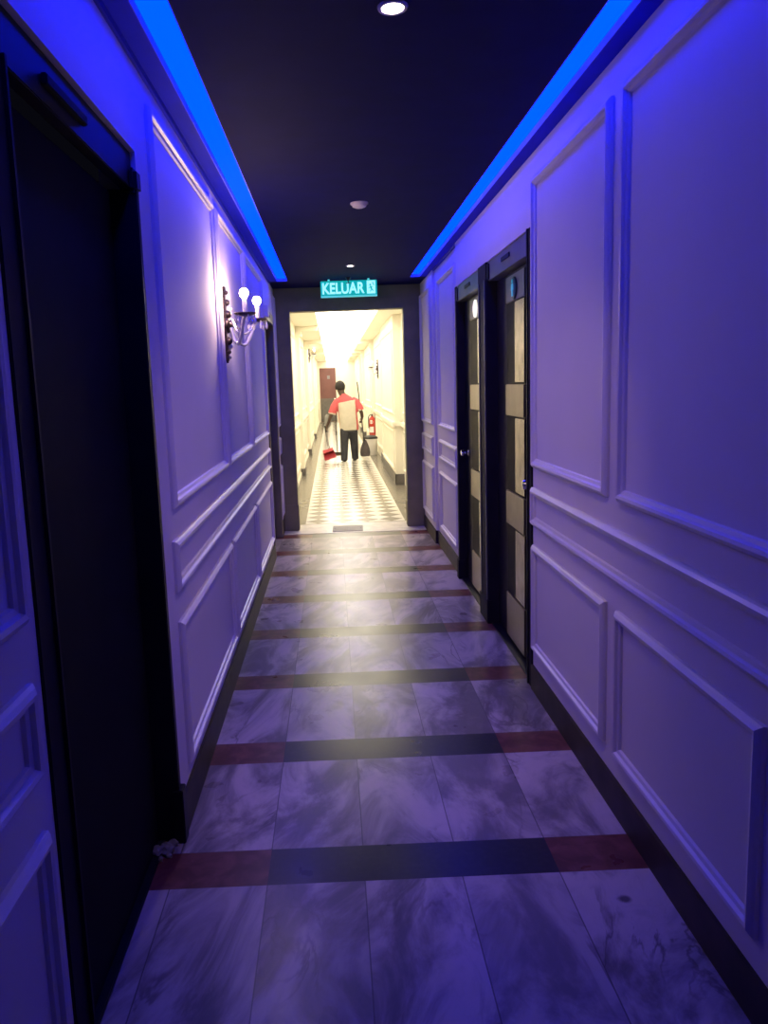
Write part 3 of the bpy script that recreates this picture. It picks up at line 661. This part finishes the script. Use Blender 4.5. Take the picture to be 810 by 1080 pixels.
# open scoop: floor, back, two sides, hood, tilted
wv = .13
def quadbox(pts): 
    vv = [bm.verts.new(p) for p in pts]
    for f in ((0, 3, 2, 1), (4, 5, 6, 7), (0, 1, 5, 4), (1, 2, 6, 5), (2, 3, 7, 6), (3, 0, 4, 7)): bm.faces.new([vv[i] for i in f])
quadbox([(-wv-.02, -.15, 0), (wv+.02, -.15, 0), (wv, .10, 0), (-wv, .10, 0), (-wv-.02, -.15, .008), (wv+.02, -.15, .008), (wv, .10, .008), (-wv, .10, .008)])
quadbox([(-wv, .092, 0), (wv, .092, 0), (wv, .10, 0), (-wv, .10, 0), (-wv, .07, .14), (wv, .07, .14), (wv, .078, .14), (-wv, .078, .14)])
for s in (-1, 1):
    a, b_ = sorted((s*wv, s*(wv-.008))); e = s*.02
    quadbox([(a+e, -.15, 0), (b_+e, -.15, 0), (b_, .10, 0), (a, .10, 0), (a+e, -.13, .03), (b_+e, -.13, .03), (b_, .078, .14), (a, .078, .14)])
quadbox([(-wv, -.02, .128), (wv, -.02, .128), (wv, .078, .134), (-wv, .078, .134), (-wv, -.02, .136), (wv, -.02, .136), (wv, .078, .142), (-wv, .078, .142)])
bmesh.ops.transform(bm, matrix=Matrix.Rotation(math.radians(-17), 4, 'Y') @ Matrix.Rotation(math.radians(38), 4, 'X'), verts=bm.verts)
bmesh.ops.scale(bm, vec=(.86, .86, .86), verts=bm.verts)
mz = min(v.co.z for v in bm.verts)
for v in bm.verts: v.co.z -= mz
obj('scoop', bm, MPAN, dp)
for k, dx in enumerate((-.014, .014)):
    obj('handle_rod', tube(bmesh.new(), [(.012+dx, .03, .16), (-.032+dx*.9, .05, .38), (-.072+dx*.6, .08, .67)], .007, 8), MWOODH, dp, True)
obj('grip', tube(bmesh.new(), [(-.060, .075, .60), (-.078, .083, .735)], .017, 10), MRUB, dp, True)
# small lobby brush hooked beside the pan
lb = thing('hand_brush', 'small brown floor brush on a thin stick behind red dustpan', 'brush', (.067, 16.26, .11))
obj('stick', tube(bmesh.new(), [(.0, 0, .07), (-.012, .0, .40), (-.016, -.02, .86)], .009, 8), MWOODH, lb, True)
obj('stick_grip', tube(bmesh.new(), [(-.010, .0, .44), (-.012, .0, .53)], .015, 8), MRUB, lb, True)
bm = bmesh.new(); box(bm, -.10, .09, -.03, .03, .045, .075); obj('brush_block', bm, MWOODH, lb, bevel=.006)
bm = bmesh.new(); quadbox([(-.105, -.035, 0), (.10, -.035, 0), (.10, .035, 0), (-.105, .035, 0), (-.09, -.025, .046), (.08, -.025, .046), (.08, .025, .046), (-.09, .025, .046)]); obj('bristles', bm, MBRISTB, lb)
# rag in the left hand
bm = bmesh.new(); rings = []
for i, (z, r) in enumerate(((.27, .018), (.24, .045), (.18, .062), (.10, .066), (.03, .055), (0, .040))):
    rings.append([bm.verts.new((r*(1+.28*math.sin(3*a+i*.7))*math.cos(a), .55*r*(1+.28*math.cos(4*a-i))*math.sin(a), z)) for a in [2*math.pi*k/20 for k in range(20)]])
for a, b in zip(rings, rings[1:]):
    for i in range(20): bm.faces.new((a[i], a[(i+1) % 20], b[(i+1) % 20], b[i]))
bm.faces.new(rings[0]); bm.faces.new(rings[-1])
tag(obj('cleaning_rag', bm, MCLOTH, None, True, 0, (-.125, 16.20, .735)), 'pale grey cleaning rag bunched in the left hand', 'cloth')
